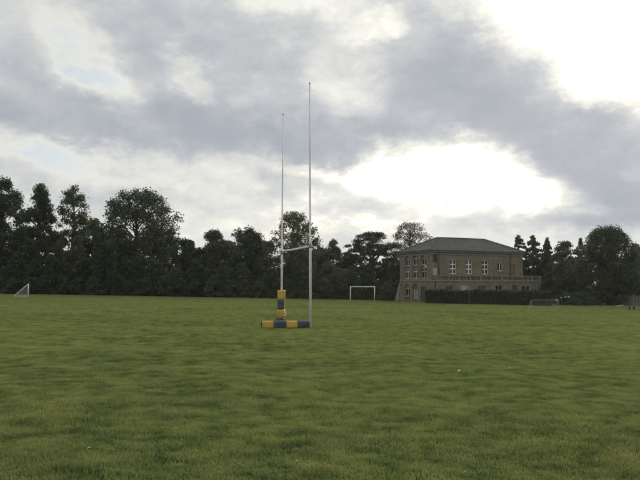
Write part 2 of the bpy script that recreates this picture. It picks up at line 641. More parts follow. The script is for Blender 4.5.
# ------------------------------------------------------------------ brick house
def brick_mat(name, c1, c2, mortar):
    mt, t, o = material(name)
    tcn = tnode(t, 'ShaderNodeTexCoord')
    # courses run along the wall: project by the longest horizontal axis
    sp = tnode(t, 'ShaderNodeSeparateXYZ', {0: tcn.outputs['Object']})
    su = tnode(t, 'ShaderNodeMath', {0: sp.outputs[0], 1: sp.outputs[1]}, operation='ADD')
    cb = tnode(t, 'ShaderNodeCombineXYZ', {0: su.outputs[0], 1: sp.outputs[2]})
    b = tnode(t, 'ShaderNodeTexBrick', {'Vector': cb.outputs[0], 'Color1': (*c1, 1), 'Color2': (*c2, 1), 'Mortar': (*mortar, 1),
                                        'Scale': 1.0, 'Mortar Size': .008, 'Brick Width': .23, 'Row Height': .075})
    n = tnode(t, 'ShaderNodeTexNoise', {'Vector': tcn.outputs['Object'], 'Scale': .9, 'Detail': 7.0, 'Roughness': .7})
    c = tmix(t, .8, b.outputs[0], tramp(t, n.outputs[0], [(.3, (.5, .48, .45)), (.5, (.95, .95, .95)), (.72, (1.35, 1.28, 1.15))]), 'MULTIPLY')
    # rain streaks
    mpn = tnode(t, 'ShaderNodeMapping', {'Vector': cb.outputs[0], 'Scale': (2.2, .25, 1)})
    n2 = tnode(t, 'ShaderNodeTexNoise', {'Vector': mpn.outputs[0], 'Scale': 1.6, 'Detail': 5.0, 'Roughness': .65})
    c = tmix(t, tramp(t, n2.outputs[0], [(.5, (0, 0, 0)), (.75, (.6, .6, .6))]), c, (.10, .095, .08))
    p = tnode(t, 'ShaderNodeBsdfPrincipled', {'Base Color': c, 'Roughness': .9, 'Specular IOR Level': .2})
    bu = tnode(t, 'ShaderNodeBump', {'Height': b.outputs[1], 'Strength': .4, 'Distance': .01})
    bu.invert = True
    t.links.new(bu.outputs[0], p.inputs['Normal'])
    t.links.new(p.outputs[0], o.inputs[0])
    return mt


MAT['brick'] = brick_mat('stock_brick', (.250, .212, .142), (.180, .155, .108), (.23, .21, .17))
MAT['stone'] = paint('stone_dressing', (.235, .222, .19), .85, .22, 2.5, .2, dirt=(.14, .135, .118))
MAT['slate'] = None
mt, t, o = material('roof_slate')
tcn = tnode(t, 'ShaderNodeTexCoord')
sp = tnode(t, 'ShaderNodeSeparateXYZ', {0: tcn.outputs['Object']})
su = tnode(t, 'ShaderNodeMath', {0: sp.outputs[0], 1: sp.outputs[1]}, operation='ADD')
cb = tnode(t, 'ShaderNodeCombineXYZ', {0: su.outputs[0], 1: sp.outputs[2]})
b = tnode(t, 'ShaderNodeTexBrick', {'Vector': cb.outputs[0], 'Color1': (.058, .066, .063, 1), 'Color2': (.098, .107, .102, 1), 'Mortar': (.03, .035, .032, 1),
                                    'Scale': 1.0, 'Mortar Size': .012, 'Brick Width': .30, 'Row Height': .105})
n = tnode(t, 'ShaderNodeTexNoise', {'Vector': tcn.outputs['Object'], 'Scale': .7, 'Detail': 7.0, 'Roughness': .7})
c = tmix(t, .9, b.outputs[0], tramp(t, n.outputs[0], [(.3, (.7, .72, .68)), (.7, (1.3, 1.3, 1.2))]), 'MULTIPLY')
p = tnode(t, 'ShaderNodeBsdfPrincipled', {'Base Color': c, 'Roughness': .8, 'Specular IOR Level': .3})
bu = tnode(t, 'ShaderNodeBump', {'Height': b.outputs[1], 'Strength': .5, 'Distance': .015})
bu.invert = True
t.links.new(bu.outputs[0], p.inputs['Normal'])
t.links.new(p.outputs[0], o.inputs[0])
MAT['slate'] = mt
mt, t, o = material('window_glass')
tcn = tnode(t, 'ShaderNodeTexCoord')
n = tnode(t, 'ShaderNodeTexNoise', {'Vector': tcn.outputs['Object'], 'Scale': 2.0, 'Detail': 2.0})
c = tramp(t, n.outputs[0], [(.35, (.015, .017, .018)), (.65, (.045, .048, .048))])
p = tnode(t, 'ShaderNodeBsdfPrincipled', {'Base Color': c, 'Roughness': .12})
t.links.new(p.outputs[0], o.inputs[0])
MAT['glass'] = mt
MAT['sash'] = paint('sash_paint', (.78, .78, .74), .5, .06, 4.0)
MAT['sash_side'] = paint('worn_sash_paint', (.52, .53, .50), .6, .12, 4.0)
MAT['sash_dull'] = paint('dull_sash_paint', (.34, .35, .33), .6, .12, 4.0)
MAT['door'] = paint('brown_door', (.085, .06, .045), .6, .2, 4.0)
MAT['panel'] = paint('dark_panel', (.10, .105, .095), .7, .2, 4.0)
MAT['board'] = paint('window_board', (.17, .14, .105), .8, .2, 3.0)
MAT['lead'] = paint('rain_goods', (.045, .047, .046), .5, .2, 4.0)

TH = math.radians(26.3)
BL, BW = 14.9, 7.1
EAVE, RIDGE = 6.42, 8.45
bp = at(431, 88.0)
house = empty('brick_house', bp, TH)
tag(house, 'two storey brown brick house with hipped slate roof and arched windows', 'house')
B0 = -.45


def wall_with_holes(name, length, z0, z1, holes, thick, to_local, mat, depth=.22, seg=8):
    """wall face with real openings; holes = (centre, half width, bottom, top, arched)"""
    bm = bmesh.new()
    cuts_u = sorted({0.0, length} | {c - h for c, h, *_ in holes} | {c + h for c, h, *_ in holes})
    cuts_z = sorted({z0, z1} | {q[2] for q in holes} | {q[3] for q in holes})
    cache = {}

    def V(u, z, d):
        k = (round(u, 4), round(z, 4), round(d, 4))
        if k not in cache:
            cache[k] = bm.verts.new(to_local(u, z, d))
        return cache[k]
    for i in range(len(cuts_u) - 1):
        for j in range(len(cuts_z) - 1):
            u0, u1, a, b_ = cuts_u[i], cuts_u[i + 1], cuts_z[j], cuts_z[j + 1]
            um, zm = (u0 + u1) / 2, (a + b_) / 2
            if any(abs(um - c) < h and q0 < zm < q1 for c, h, q0, q1, _ in holes):
                continue
            bm.faces.new([V(u0, a, 0), V(u1, a, 0), V(u1, b_, 0), V(u0, b_, 0)])
    for c, h, q0, q1, arch in holes:
        ring = [(c - h, q0), (c + h, q0), (c + h, q1 - h if arch else q1)]
        if arch:
            zc = q1 - h
            pts = [(c + h * math.cos(math.pi * k / seg), zc + h * math.sin(math.pi * k / seg)) for k in range(seg + 1)]
            # spandrels fill the corners above the arch
            for k in range(seg):
                (xa, za), (xb, zb) = pts[k], pts[k + 1]
                vs = [bm.verts.new(to_local(*q, 0)) for q in ((xa, za), (xa, q1), (xb, q1), (xb, zb))]
                if abs(za - q1) < 1e-6:
                    vs = [vs[0], vs[2], vs[3]]
                elif abs(zb - q1) < 1e-6:
                    vs = [vs[0], vs[1], vs[3]]
                try:
                    bm.faces.new(vs)
                except ValueError:
                    pass
            ring += pts[1:]
        else:
            ring.append((c - h, q1))
        for k in range(len(ring)):
            (xa, za), (xb, zb) = ring[k], ring[(k + 1) % len(ring)]
            bm.faces.new([bm.verts.new(to_local(*q)) for q in ((xa, za, 0), (xb, zb, 0), (xb, zb, depth), (xa, za, depth))])
    bmesh.ops.remove_doubles(bm, verts=bm.verts, dist=1e-4)
    bmesh.ops.recalc_face_normals(bm, faces=bm.faces)
    me = bpy.data.meshes.new(name)
    bm.to_mesh(me)
    bm.free()
    me.materials.append(mat)
    return link(name, me, house)


def front(off):
    return lambda u, z, d: (u, off + d, z)


def side(off):
    return lambda u, z, d: (off + d, u, z)


def boxes(mapper, items):
    """boxes given as u0,u1,z0,z1,d0,d1 on a wall"""
    b_ = MB()
    for u0, u1, z0, z1, d0, d1 in items:
        c = [mapper(u, z, d) for z in (z0, z1) for d in (d0, d1) for u in (u0, u1)]
        b_.add(c, [(0, 2, 3, 1), (4, 5, 7, 6), (0, 1, 5, 4), (2, 6, 7, 3), (0, 4, 6, 2), (1, 3, 7, 5)])
    return b_


def window(mapper, c, h, z0, z1, cols, rails, fmat, depth=.22, bar=.055, sill=True, head=False, name='window', pane=None):
    """one window: frame part with its panes and sill below it"""
    it = [(c - h, c - h + .07, z0, z1, depth - .10, depth - .03), (c + h - .07, c + h, z0, z1, depth - .10, depth - .03),
          (c - h + .07, c + h - .07, z0, z0 + .08, depth - .10, depth - .03), (c - h + .07, c + h - .07, z1 - .08, z1, depth - .10, depth - .03)]
    for k in range(1, cols):
        u = c - h + 2 * h * k / cols
        it.append((u - bar / 2, u + bar / 2, z0 + .08, z1 - .08, depth - .098, depth - .032))
    for fz in rails:
        z = z0 + (z1 - z0) * fz
        it.append((c - h + .07, c + h - .07, z - bar / 2, z + bar / 2, depth - .095, depth - .034))
    fr = boxes(mapper, it).build(name, fmat, house)
    us = [c - h + 2 * h * k / cols for k in range(cols + 1)]
    zs = [z0] + [z0 + (z1 - z0) * f_ for f_ in rails] + [z1]
    for i in range(cols):
        for j in range(len(zs) - 1):
            boxes(mapper, [(us[i] + .012, us[i + 1] - .012, zs[j] + .012, zs[j + 1] - .012, depth - .062, depth - .055)]).build('pane', pane or MAT['glass'], fr)
    if sill:
        boxes(mapper, [(c - h - .10, c + h + .10, z0 - .10, z0 - .002, -.07, depth - .11)]).build('sill', MAT['stone'], fr)
    if head:
        boxes(mapper, [(c - h - .12, c + h + .12, z1 + .002, z1 + .16, -.025, .05)]).build('lintel', MAT['stone'], fr)
    return fr


# --- first floor front: three tall sash windows, a smaller one, a boarded one, a niche
UP0 = 2.7
fw = [(3.41, .50, 3.58, 5.40, False), (5.96, .50, 3.58, 5.40, False), (8.58, .50, 3.58, 5.40, False),
      (11.1, .46, 4.02, 5.15, False), (13.3, .28, 3.58, 4.95, False), (.62, .33, 5.05, 6.12, True), (.62, .33, 3.52, 4.45, False)]
wall_with_holes('front_wall', BL, B0, EAVE, fw, .3, front(0), MAT['brick'])
for c_, h_, a_, b_, _ in fw[:3]:
    window(front(0), c_, h_, a_, b_, 2, (.36, .68), MAT['sash'], head=True, bar=.13)
window(front(0), 11.1, .46, 4.02, 5.15, 2, (), MAT['sash'], bar=.12)
boxes(front(0), [(13.03, 13.57, 3.60, 4.93, .12, .17)]).build('window_board', MAT['board'], house)
window(front(0), .62, .33, 3.52, 4.45, 1, (.6,), MAT['sash'], pane=MAT['sash_dull'])
nb = MB()
nb.box(.27, .97, .19, .21, 5.0, 6.15)
nb.build('niche_back', MAT['lead'], house)

# --- left gable side: three arched bays of two lights, two arches and a door below
bays = (5.43, 3.56, 1.70)
sw = [(c_, .60, 2.98, 5.98, True) for c_ in bays] + [(5.43, .62, .05, 2.35, True), (3.60, .62, .05, 2.35, True), (1.75, .55, 0.0, 1.95, False)]
wall_with_holes('side_wall', BW, B0, EAVE, sw, .3, side(0), MAT['brick'], depth=.26)
for c_ in bays:
    window(side(0), c_, .58, 4.72, 5.66, 2, (), MAT['sash_side'], depth=.26, bar=.10, sill=False)
    window(side(0), c_, .58, 3.02, 4.30, 2, (.7,), MAT['sash_dull'] if c_ < 2 else MAT['sash_side'], depth=.26, bar=.11)
    boxes(side(0), [(c_ - .60, c_ + .60, 4.302, 4.718, .12, .20)]).build('spandrel_panel', MAT['panel'], house)
    boxes(side(0), [(c_ - .60, c_ + .60, 5.662, 6.0, .17, .22)]).build('arch_panel', MAT['panel'], house)
    # raised brick arch ring
    ring = MB()
    prev = None
    for k in range(11):
        t_ = math.pi * k / 10
        q = [(c_ + r_ * math.cos(t_), 5.38 + r_ * math.sin(t_)) for r_ in (.605, .80)]
        if prev:
            vs = [side(0)(u, z, d) for d in (-.05, .02) for (u, z) in (prev[0], prev[1], q[1], q[0])]
            ring.add(vs, [(0, 1, 2, 3), (7, 6, 5, 4), (0, 4, 5, 1), (1, 5, 6, 2), (2, 6, 7, 3), (3, 7, 4, 0)])
        prev = q
    ring.build('arch', MAT['stone'], house)
window(side(0), 5.43, .62, 0.70, 1.75, 2, (), MAT['sash_dull'], depth=.26)
boxes(side(0), [(4.81, 6.05, -.1, .60, .10, .2)]).build('apron_panel', MAT['board'], house)
boxes(side(0), [(4.81, 6.05, 1.755, 2.36, .16, .2)]).build('arch_panel', MAT['board'], house)
dr = boxes(side(0), [(2.99, 4.21, -.1, 2.36, .14, .2)]).build('door', MAT['panel'], house)
boxes(side(0), [(3.10, 3.45, .30, 1.55, .12, .137)]).build('door_panel', MAT['sash_dull'], dr)
boxes(side(0), [(3.75, 4.10, .30, 1.55, .12, .137)]).build('door_panel', MAT['sash_dull'], dr)
dr = boxes(side(0), [(1.20, 2.30, -.1, 1.955, .14, .2)]).build('door', MAT['door'], house)
boxes(side(0), [(1.30, 1.34, .95, 1.10, .08, .14)]).build('handle', MAT['grey_steel'], dr)

# --- back and far walls close the block
bk = MB()
bk.box(.3, BL - .002, BW - .3, BW, B0, EAVE - .003)
bk.build('back_wall', MAT['brick'], house)
bk = MB()
bk.box(BL - .3, BL + .001, .003, BW - .302, B0, EAVE - .004)
bk.build('end_wall', MAT['brick'], house)
fl = MB()
fl.box(.3, BL - .302, .3, BW - .302, EAVE - .2, EAVE - .1)
fl.box(.3, BL - .302, .3, BW - .302, 2.6, 2.7)
fl.build('floor', MAT['panel'], house)

# --- dressings: string course, corner strips, cornice
boxes(side(0), [(-.05, BW + .05, 2.66, 2.88, -.07, .02)]).build('string_course', MAT['stone'], house)
for u0, u1 in ((.0, .34), (BW - .34, BW)):
    boxes(side(0), [(u0 + .004, u1, B0, EAVE - .005, -.05, .02)]).build('pilaster', MAT['brick'], house)
for u0, u1 in ((-.055, .24), (BL - .34, BL + .05), (1.25, 1.45), (12.1, 12.35)):
    boxes(front(0), [(u0, u1, 3.36, EAVE - .006, -.05, .02)]).build('pilaster', MAT['brick'], house)
boxes(front(0), [(-.10, BL + .10, 6.02, 6.15, -.10, .02)]).build('frieze_band', MAT['stone'], house)
boxes(side(0), [(.025, BW + .1, 6.02, 6.15, -.10, .02)]).build('frieze_band', MAT['stone'], house)
co = MB()
co.box(-.24, BL + .24, -.24, BW + .24, EAVE - .10, EAVE + .06)
co.build('cornice', MAT['stone'], house, bevel=.02)
gt_ = MB()
gt_.box(-.36, BL + .36, -.36, BW + .36, EAVE + .062, EAVE + .15)
rf_z = EAVE + .152
roof = MB()
o_ = .40
A_, B_ = BW / 2 + .0, BL - BW / 2
vs = [(-o_, -o_, rf_z), (BL + o_, -o_, rf_z), (BL + o_, BW + o_, rf_z), (-o_, BW + o_, rf_z), (A_, BW / 2, RIDGE), (B_, BW / 2, RIDGE)]
roof.add(vs, [(0, 1, 5, 4), (2, 3, 4, 5), (3, 0, 4), (1, 2, 5), (3, 2, 1, 0)])
rf = roof.build('roof', MAT['slate'], house)
gt_.build('gutter', MAT['lead'], rf)
rd = MB()
for p0, p1 in ((0, 4), (1, 5), (2, 5), (3, 4), (4, 5)):
    rd.tube([Vector(vs[p0]) + Vector((0, 0, .02)), Vector(vs[p1]) + Vector((0, 0, .02))], .085, 6)
rd.build('ridge_tiles', MAT['slate'], rf)
for u in (1.12, 12.75):
    pp = MB()
    pp.tube([(u, -.16, 6.3), (u, -.16, 3.40)], .06, 8)
    pp.build('downpipe', MAT['lead'], house, smooth=True)
# lamp bracket and light by the side corner
lb = MB()
lb.box(-.30, -.06, .80, .95, 4.35, 4.62)
lb.build('wall_lamp', MAT['sash'], house, bevel=.03)

# --- single storey front range with a parapet terrace
EX1, EP = 17.2, -1.0
gw = [(2.1, .55, 1.15, 2.15, False), (4.4, .60, 1.15, 2.15, False), (7.2, .60, 1.15, 2.15, False), (10.0, .60, 1.15, 2.15, False),
      (12.6, .45, .05, 2.15, False), (14.6, .75, 1.15, 2.15, False)]
wall_with_holes('terrace_wall', EX1, B0, 2.62, gw, .3, front(EP), MAT['brick'], depth=.2)
for i, (c_, h_, a_, b_, _) in enumerate(gw):
    if i == 4:
        boxes(front(EP), [(c_ - h_, c_ + h_, -.05, b_, .10, .16)]).build('door', MAT['door'], house)
    else:
        window(front(EP), c_, h_, a_, b_, 2, (), MAT['sash'] if i in (1, 5) else MAT['sash_dull'], depth=.2, pane=MAT['sash_dull'] if i == 1 else None)
tr_ = MB()
tr_.box(.003, .3, EP + .3, -.003, B0, 2.60)
tr_.build('terrace_end_wall', MAT['brick'], house)
tr_ = MB()
tr_.box(BL + .003, EX1 - .002, EP + .3, 4.0, B0, 2.60)
tr_.build('terrace_end_wall', MAT['brick'], house)
tr_ = MB()
tr_.box(-.08, EX1 + .08, EP - .08, -.055, 2.622, 2.80)
tr_.box(BL + .08, EX1 + .08, -.053, 4.05, 2.622, 2.80)
tr_.build('terrace_slab', MAT['stone'], house)
pa = MB()
u = -.05
k = 0
while u < EX1 - .3:          # pierced parapet: piers with brick lattice between
    pa.box(u, u + .34, EP - .05, EP + .22, 2.802, 3.26)
    for q in range(6):
        pa.box(u + .40 + q * .22, u + .50 + q * .22, EP + .02, EP + .14, 2.802, 3.262)
    u += 1.72
pa.box(EX1 - .30, EX1 + .03, EP - .048, EP + .22, 2.802, 3.26)
par = pa.build('parapet', MAT['brick'], house)
cp = MB()
cp.box(-.10, EX1 + .08, EP - .09, EP + .26, 3.264, 3.38)
cp.build('coping', MAT['stone'], par)
# sloping buttress at the garden end of the side wall
bu_ = MB()
vs = [(-.35, BW + .002, B0), (.45, BW + .002, B0), (.45, BW + 1.15, B0), (-.35, BW + 1.15, B0),
      (-.05, BW + .002, 2.5), (.45, BW + .002, 2.5), (.45, BW + .30, 2.35), (-.05, BW + .30, 2.35)]
bu_.add(vs, [(3, 2, 1, 0), (4, 5, 6, 7), (0, 1, 5, 4), (1, 2, 6, 5), (2, 3, 7, 6), (3, 0, 4, 7)])
bu_.build('buttress', MAT['stone'], house)

# ------------------------------------------------------------------ rugby goal
pr, pl = at(310.6, 26.25), at(281.6, 31.5)
rg = empty('rugby_goal', (pr + pl) / 2)
tag(rg, 'tall white rugby goal with two long uprights and a crossbar', 'rugby goal')
mid_pt = (pr + pl) / 2
tops = (Vector(((309.4 - 320) / F * 26.25 * 1.0, 26.25, height_at(84, 26.25))), Vector(((282.6 - 320) / F * 31.5, 31.5, height_at(115, 31.5))))
for base, top in ((pr, tops[0]), (pl, tops[1])):
    b0, t0 = base - mid_pt, top - mid_pt
    axis = t0 - b0
    mbp = MB()
    fr_ = [0, .30, .355, .36, .70, 1.0]
    rad = [.051, .051, .050, .038, .033, .028]
    mbp.tube([b0 + axis * f_ - Vector((0, 0, .3 if f_ == 0 else 0)) for f_ in fr_], rad, 14)
    up = mbp.build('upright', MAT['white_paint'], rg, smooth=True)
    cpm = MB()
    cpm.tube([t0 + Vector((0, 0, .001)), t0 + Vector((0, 0, .05)), t0 + Vector((0, 0, .06))], [.031, .031, .016], 12)
    cpm.build('cap', MAT['grey_steel'], up)
    sl = MB()
    q = b0 + axis * (3.05 / axis.length)
    sl.tube([q - Vector((0, 0, .09)), q + Vector((0, 0, .09))], .058, 14)
    sl.build('bracket', MAT['grey_steel'], up, smooth=True)
cb0 = pr - mid_pt + (tops[0] - pr) * (3.02 / 9.2)
cb1 = pl - mid_pt + (tops[1] - pl) * (3.06 / 9.2)
cbm = MB()
cdv = (cb1 - cb0).normalized()
cbm.tube([cb0 + cdv * .07, (cb0 + cb1) / 2 - Vector((0, 0, .02)), cb1 - cdv * .07], .041, 12)
cbm.build('crossbar', MAT['white_paint'], rg, smooth=True)


# ------------------------------------------------------------------ post pads
def pad_block(name, w_, d_, h_, mat, parent, seed, squash=0.0, hollow=False):
    """one foam-filled vinyl section, softly rounded and dented, axis +Z from 0 to h"""
    bm = bmesh.new()
    bmesh.ops.create_cube(bm, size=1.0)
    for v in bm.verts:
        v.co = Vector((v.co.x * w_, v.co.y * d_, (v.co.z + .5) * h_))
    bmesh.ops.subdivide_edges(bm, edges=bm.edges[:], cuts=5, use_grid_fill=True)
    r_ = random.Random(seed)
    ph = [r_.random() * 6.28 for _ in range(6)]
    for v in bm.verts:
        x, y, z = v.co
        ax, ay = x / (w_ / 2), y / (d_ / 2)
        k = max(1.0, math.hypot(ax, ay) / 1.22)           # round the long corners
        x, y = x / k, y / k
        e = abs(z / h_ - .5) * 2
        pinch = 1 - .045 * max(0, (e - .55) / .45) ** 2        # seams draw in
        wob = 1 + .025 * math.sin(9 * z + ph[0] + 3 * ax) + .02 * math.sin(13 * x + ph[1])
        v.co = Vector((x * pinch * wob, y * pinch * wob, z))
        if squash:
            v.co.y += -squash * .03 * (1 if ay > 0 else 0) * math.sin(5 * z + ph[2])
    for f_ in bm.faces:
        f_.smooth = True
    me = bpy.data.meshes.new(name)
    bm.to_mesh(me)
    bm.free()
    me.materials.append(mat)
    return link(name, me, parent)


Yv, Nv = MAT['yellow_vinyl'], MAT['navy_vinyl']
# fallen pad lying along the ground from the near upright
e0, e1 = field_point(262.3, 327.6), field_point(309.6, 328.2)
dirv = (e1 - e0)
ln_ = dirv.length
fp = empty('post_pad', (e0 + e1) / 2 + Vector((0, 0, -.01)), math.atan2(dirv.y, dirv.x))
tag(fp, 'yellow and navy foam pad lying on the grass at the foot of an upright', 'post pad')
for k in range(4):
    pb = pad_block('pad_section', .27, .27, ln_ / 4 - .004, (Yv, Nv, Yv, Nv)[k], fp, 40 + k, 1.0)
    pb.rotation_euler = (0, math.pi / 2, 0)
    pb.location = (-ln_ / 2 + k * ln_ / 4, (.012, -.008, .01, 0)[k], .128 + (.004, 0, .006, .0)[k])
ec = MB()
ec.tube([(-ln_ / 2 - .004, .01, .128), (-ln_ / 2 - .03, .012, .126)], [.125, .112], 12)
ec.build('end_flap', MAT['black_vinyl'], fp)
for k in (1, 2, 3):
    st = MB()
    u = -ln_ / 2 + k * ln_ / 4
    st.box(u - .012, u + .010, -.137, .137, .245, .262)
    st.build('seam_strap', MAT['black_vinyl'], fp)
# slumped pad still wrapped round the far upright
up_ = empty('post_pad', pl + Vector((0, -.02, 0)), math.radians(-20))
tag(up_, 'yellow and navy foam pad slumped upright around the far rugby post', 'post pad')
ztop = height_at(290.0, 31.5) - pl.z
hs = [.44, .42, .37]
z = ztop
for k, h_ in enumerate(hs):
    z -= h_
    pb = pad_block('pad_section', .30, .30, h_ - .004, (Yv, Nv, Yv)[k], up_, 60 + k)
    pb.location = ((0, 0, .0), (.005, 0, 0), (.03, -.02, 0))[k]
    pb.location.z = z
    if k == 2:
        pb.rotation_euler = (math.radians(7), math.radians(-9), math.radians(14))
        pb.location.x += .03
        pb.scale = (1.12, 1.15, 1)
pb = pad_block('pad_section', .32, .32, max(z, .12) + .02, Nv, up_, 70)
pb.location = (-.06, -.03, -.02)
pb.rotation_euler = (math.radians(-6), math.radians(14), math.radians(-20))
stp = MB()
stp.box(.150, .168, -.05, .05, ztop - .84, ztop - .03)
stp.build('sunlit_strip', MAT['yellow_vinyl'], up_, bevel=.006)  # bright strip standing in for the pad's side lit by the sun


# ------------------------------------------------------------------ football goals
def net_mesh(quads, cell, rad):
    """strands over four-cornered panels, as thin three-sided cords"""
    b_ = MB()
    for p0, p1, p2, p3 in quads:
        p0, p1, p2, p3 = map(Vector, (p0, p1, p2, p3))
        nu = max(2, round((p1 - p0).length / cell))
        nv = max(2, round((p3 - p0).length / cell))
        for i in range(nu + 1):
            s_ = i / nu
            a, c_ = p0.lerp(p1, s_), p3.lerp(p2, s_)
            if (a - c_).length > .05:
                m_ = (a + c_) / 2 + Vector((0, 0, -.03))
                b_.tube([a, m_, c_], rad, 3, False)
        for j in range(nv + 1):
            s_ = j / nv
            a, c_ = p0.lerp(p3, s_), p1.lerp(p2, s_)
            if (a - c_).length > .05:
                m_ = (a + c_) / 2 + Vector((0, 0, -.02))
                b_.tube([a, m_, c_], rad, 3, False)
    return b_


def football_goal(loc, rz, width, height, back, mat, label, net=True, r_=.04, lean=0.0, top_depth=0.0, cell=.12):
    g_ = empty('football_goal', loc, rz)
    tag(g_, label, 'football goal')
    W2 = width / 2
    for s_ in (-1, 1):
        b_ = MB()
        b_.tube([(s_ * W2, 0, -.1), (s_ * W2 + lean, 0, height)], r_, 10)
        b_.build('goal_post', mat, g_, smooth=True)
    b_ = MB()
    b_.tube([(-W2 + lean + r_, 0, height - r_), (W2 + lean - r_, 0, height - r_)], r_ * .96, 10)
    b_.build('crossbar', mat, g_, smooth=True)
    if back:
        for s_ in (-1, 1):
            b_ = MB()
            b_.tube([(s_ * W2 + lean, -.03, height - .06), (s_ * W2, -back, .03)], r_ * .62, 8)
            b_.tube([(s_ * W2, -back, .03), (s_ * W2, -.05, .03)], r_ * .6, 8)
            b_.build('back_stay', mat, g_, smooth=True)
        b_ = MB()
        b_.tube([(-W2, -back, .03), (W2, -back, .03)], r_ * .55, 8)
        b_.build('ground_bar', mat, g_, smooth=True)
    if net:
        q = [((-W2 + lean, -.03, height - .05), (W2 + lean, -.03, height - .05), (W2, -back, .04), (-W2, -back, .04)),
             ((-W2, -.03, .04), (-W2, -back, .04), (-W2, -back, .05), (-W2 + lean, -.03, height - .05)),
             ((W2, -.03, .04), (W2, -back, .04), (W2, -back, .05), (W2 + lean, -.03, height - .05))]
        net_mesh(q, cell, .003).build('net', MAT['net'], g_)
    return g_


gl = at(29.0, 82.0)
ra = math.atan2(gl.x, gl.y)            # seen end on: the goal mouth runs away from the viewer
d_ = Vector((math.sin(ra), math.cos(ra), 0))
gp = gl + d_ * 1.4
gp.z = float(ground_z(gp.x, gp.y))
football_goal(gp, math.atan2(d_.y, d_.x) + math.pi + math.radians(1.0), 2.8, 1.52, 1.6, MAT['white_paint'],
              'white netted football goal seen end on in front of dark trees', r_=.032, cell=.09)
gc = at(362, 85.0)
football_goal(gc, 0.0, 2.92, 1.84, 0, MAT['white_paint'], 'plain white football goal frame without a net left of the brick house', net=False, r_=.05, lean=.07)
gr_ = at(544, 63.0)
football_goal(gr_, math.radians(-42), 2.5, .80, .90, MAT['grey_steel'], 'small low pale netted goal in front of the clipped hedges', r_=.013, cell=.2)


# ------------------------------------------------------------------ trees and shrubs
def leaf_quads(P, size, up=.3, aspect=.6):
    """diamond leaves (clumps of leaves at this distance) at points P"""
    n = len(P)
    nrm = rng.normal(size=(n, 3))
    nrm[:, 2] = np.abs(nrm[:, 2]) + up
    nrm /= np.linalg.norm(nrm, axis=1)[:, None]
    ref = rng.normal(size=(n, 3))
    a = np.cross(nrm, ref)
    a /= np.linalg.norm(a, axis=1)[:, None] + 1e-9
    b = np.cross(nrm, a)
    s = (size * (.55 + .8 * rng.random(n)))[:, None]
    k = aspect * (.7 + .6 * rng.random(n))[:, None]
    sag = nrm * s * .18
    V = np.stack([P - a * s, P - b * s * k - sag, P + a * s, P + b * s * k - sag], 1).reshape(-1, 3)
    return V, np.arange(4 * n).reshape(-1, 4)


def wood(paths, n=6):
    b = MB()
    for pts, rad in paths:
        b.tube(pts, rad, n)
    return b


def trunk_path(h, lean, seed):
    r_ = random.Random(seed)
    return [Vector((lean[0] * t * h + r_.uniform(-.02, .02) * h * t, lean[1] * t * h + r_.uniform(-.02, .02) * h * t, t * h)) for t in (0, .12, .3, .5, .7, .86)]


def on_path(path, z):
    for a, b in zip(path, path[1:]):
        if a.z <= z <= b.z:
            return a.lerp(b, (z - a.z) / (b.z - a.z))
    return path[-1].copy()


PROFILE = {
    'round': lambda t: np.sqrt(np.clip(1 - ((t - .50) / .52) ** 2, 0, 1)) * .97,
    'dome': lambda t: np.where(t < .35, .82 + .5 * t, np.sqrt(np.clip(1 - ((t - .35) / .66) ** 2, 0, 1))),
    'tall': lambda t: np.sqrt(np.clip(1 - ((t - .40) / .62) ** 2, 0, 1)) * (1 - .22 * t),
    'column': lambda t: np.clip(np.minimum(.75 + t, (1.02 - t) * 3.0), 0, 1) ** .6,
    'spread': lambda t: np.clip(.45 + .9 * t, 0, 1) * np.sqrt(np.clip(1 - ((t - .45) / .57) ** 2, 0, 1)) * 1.05,
    'mound': lambda t: np.sqrt(np.clip(1 - t * .98, 0, 1)),
}


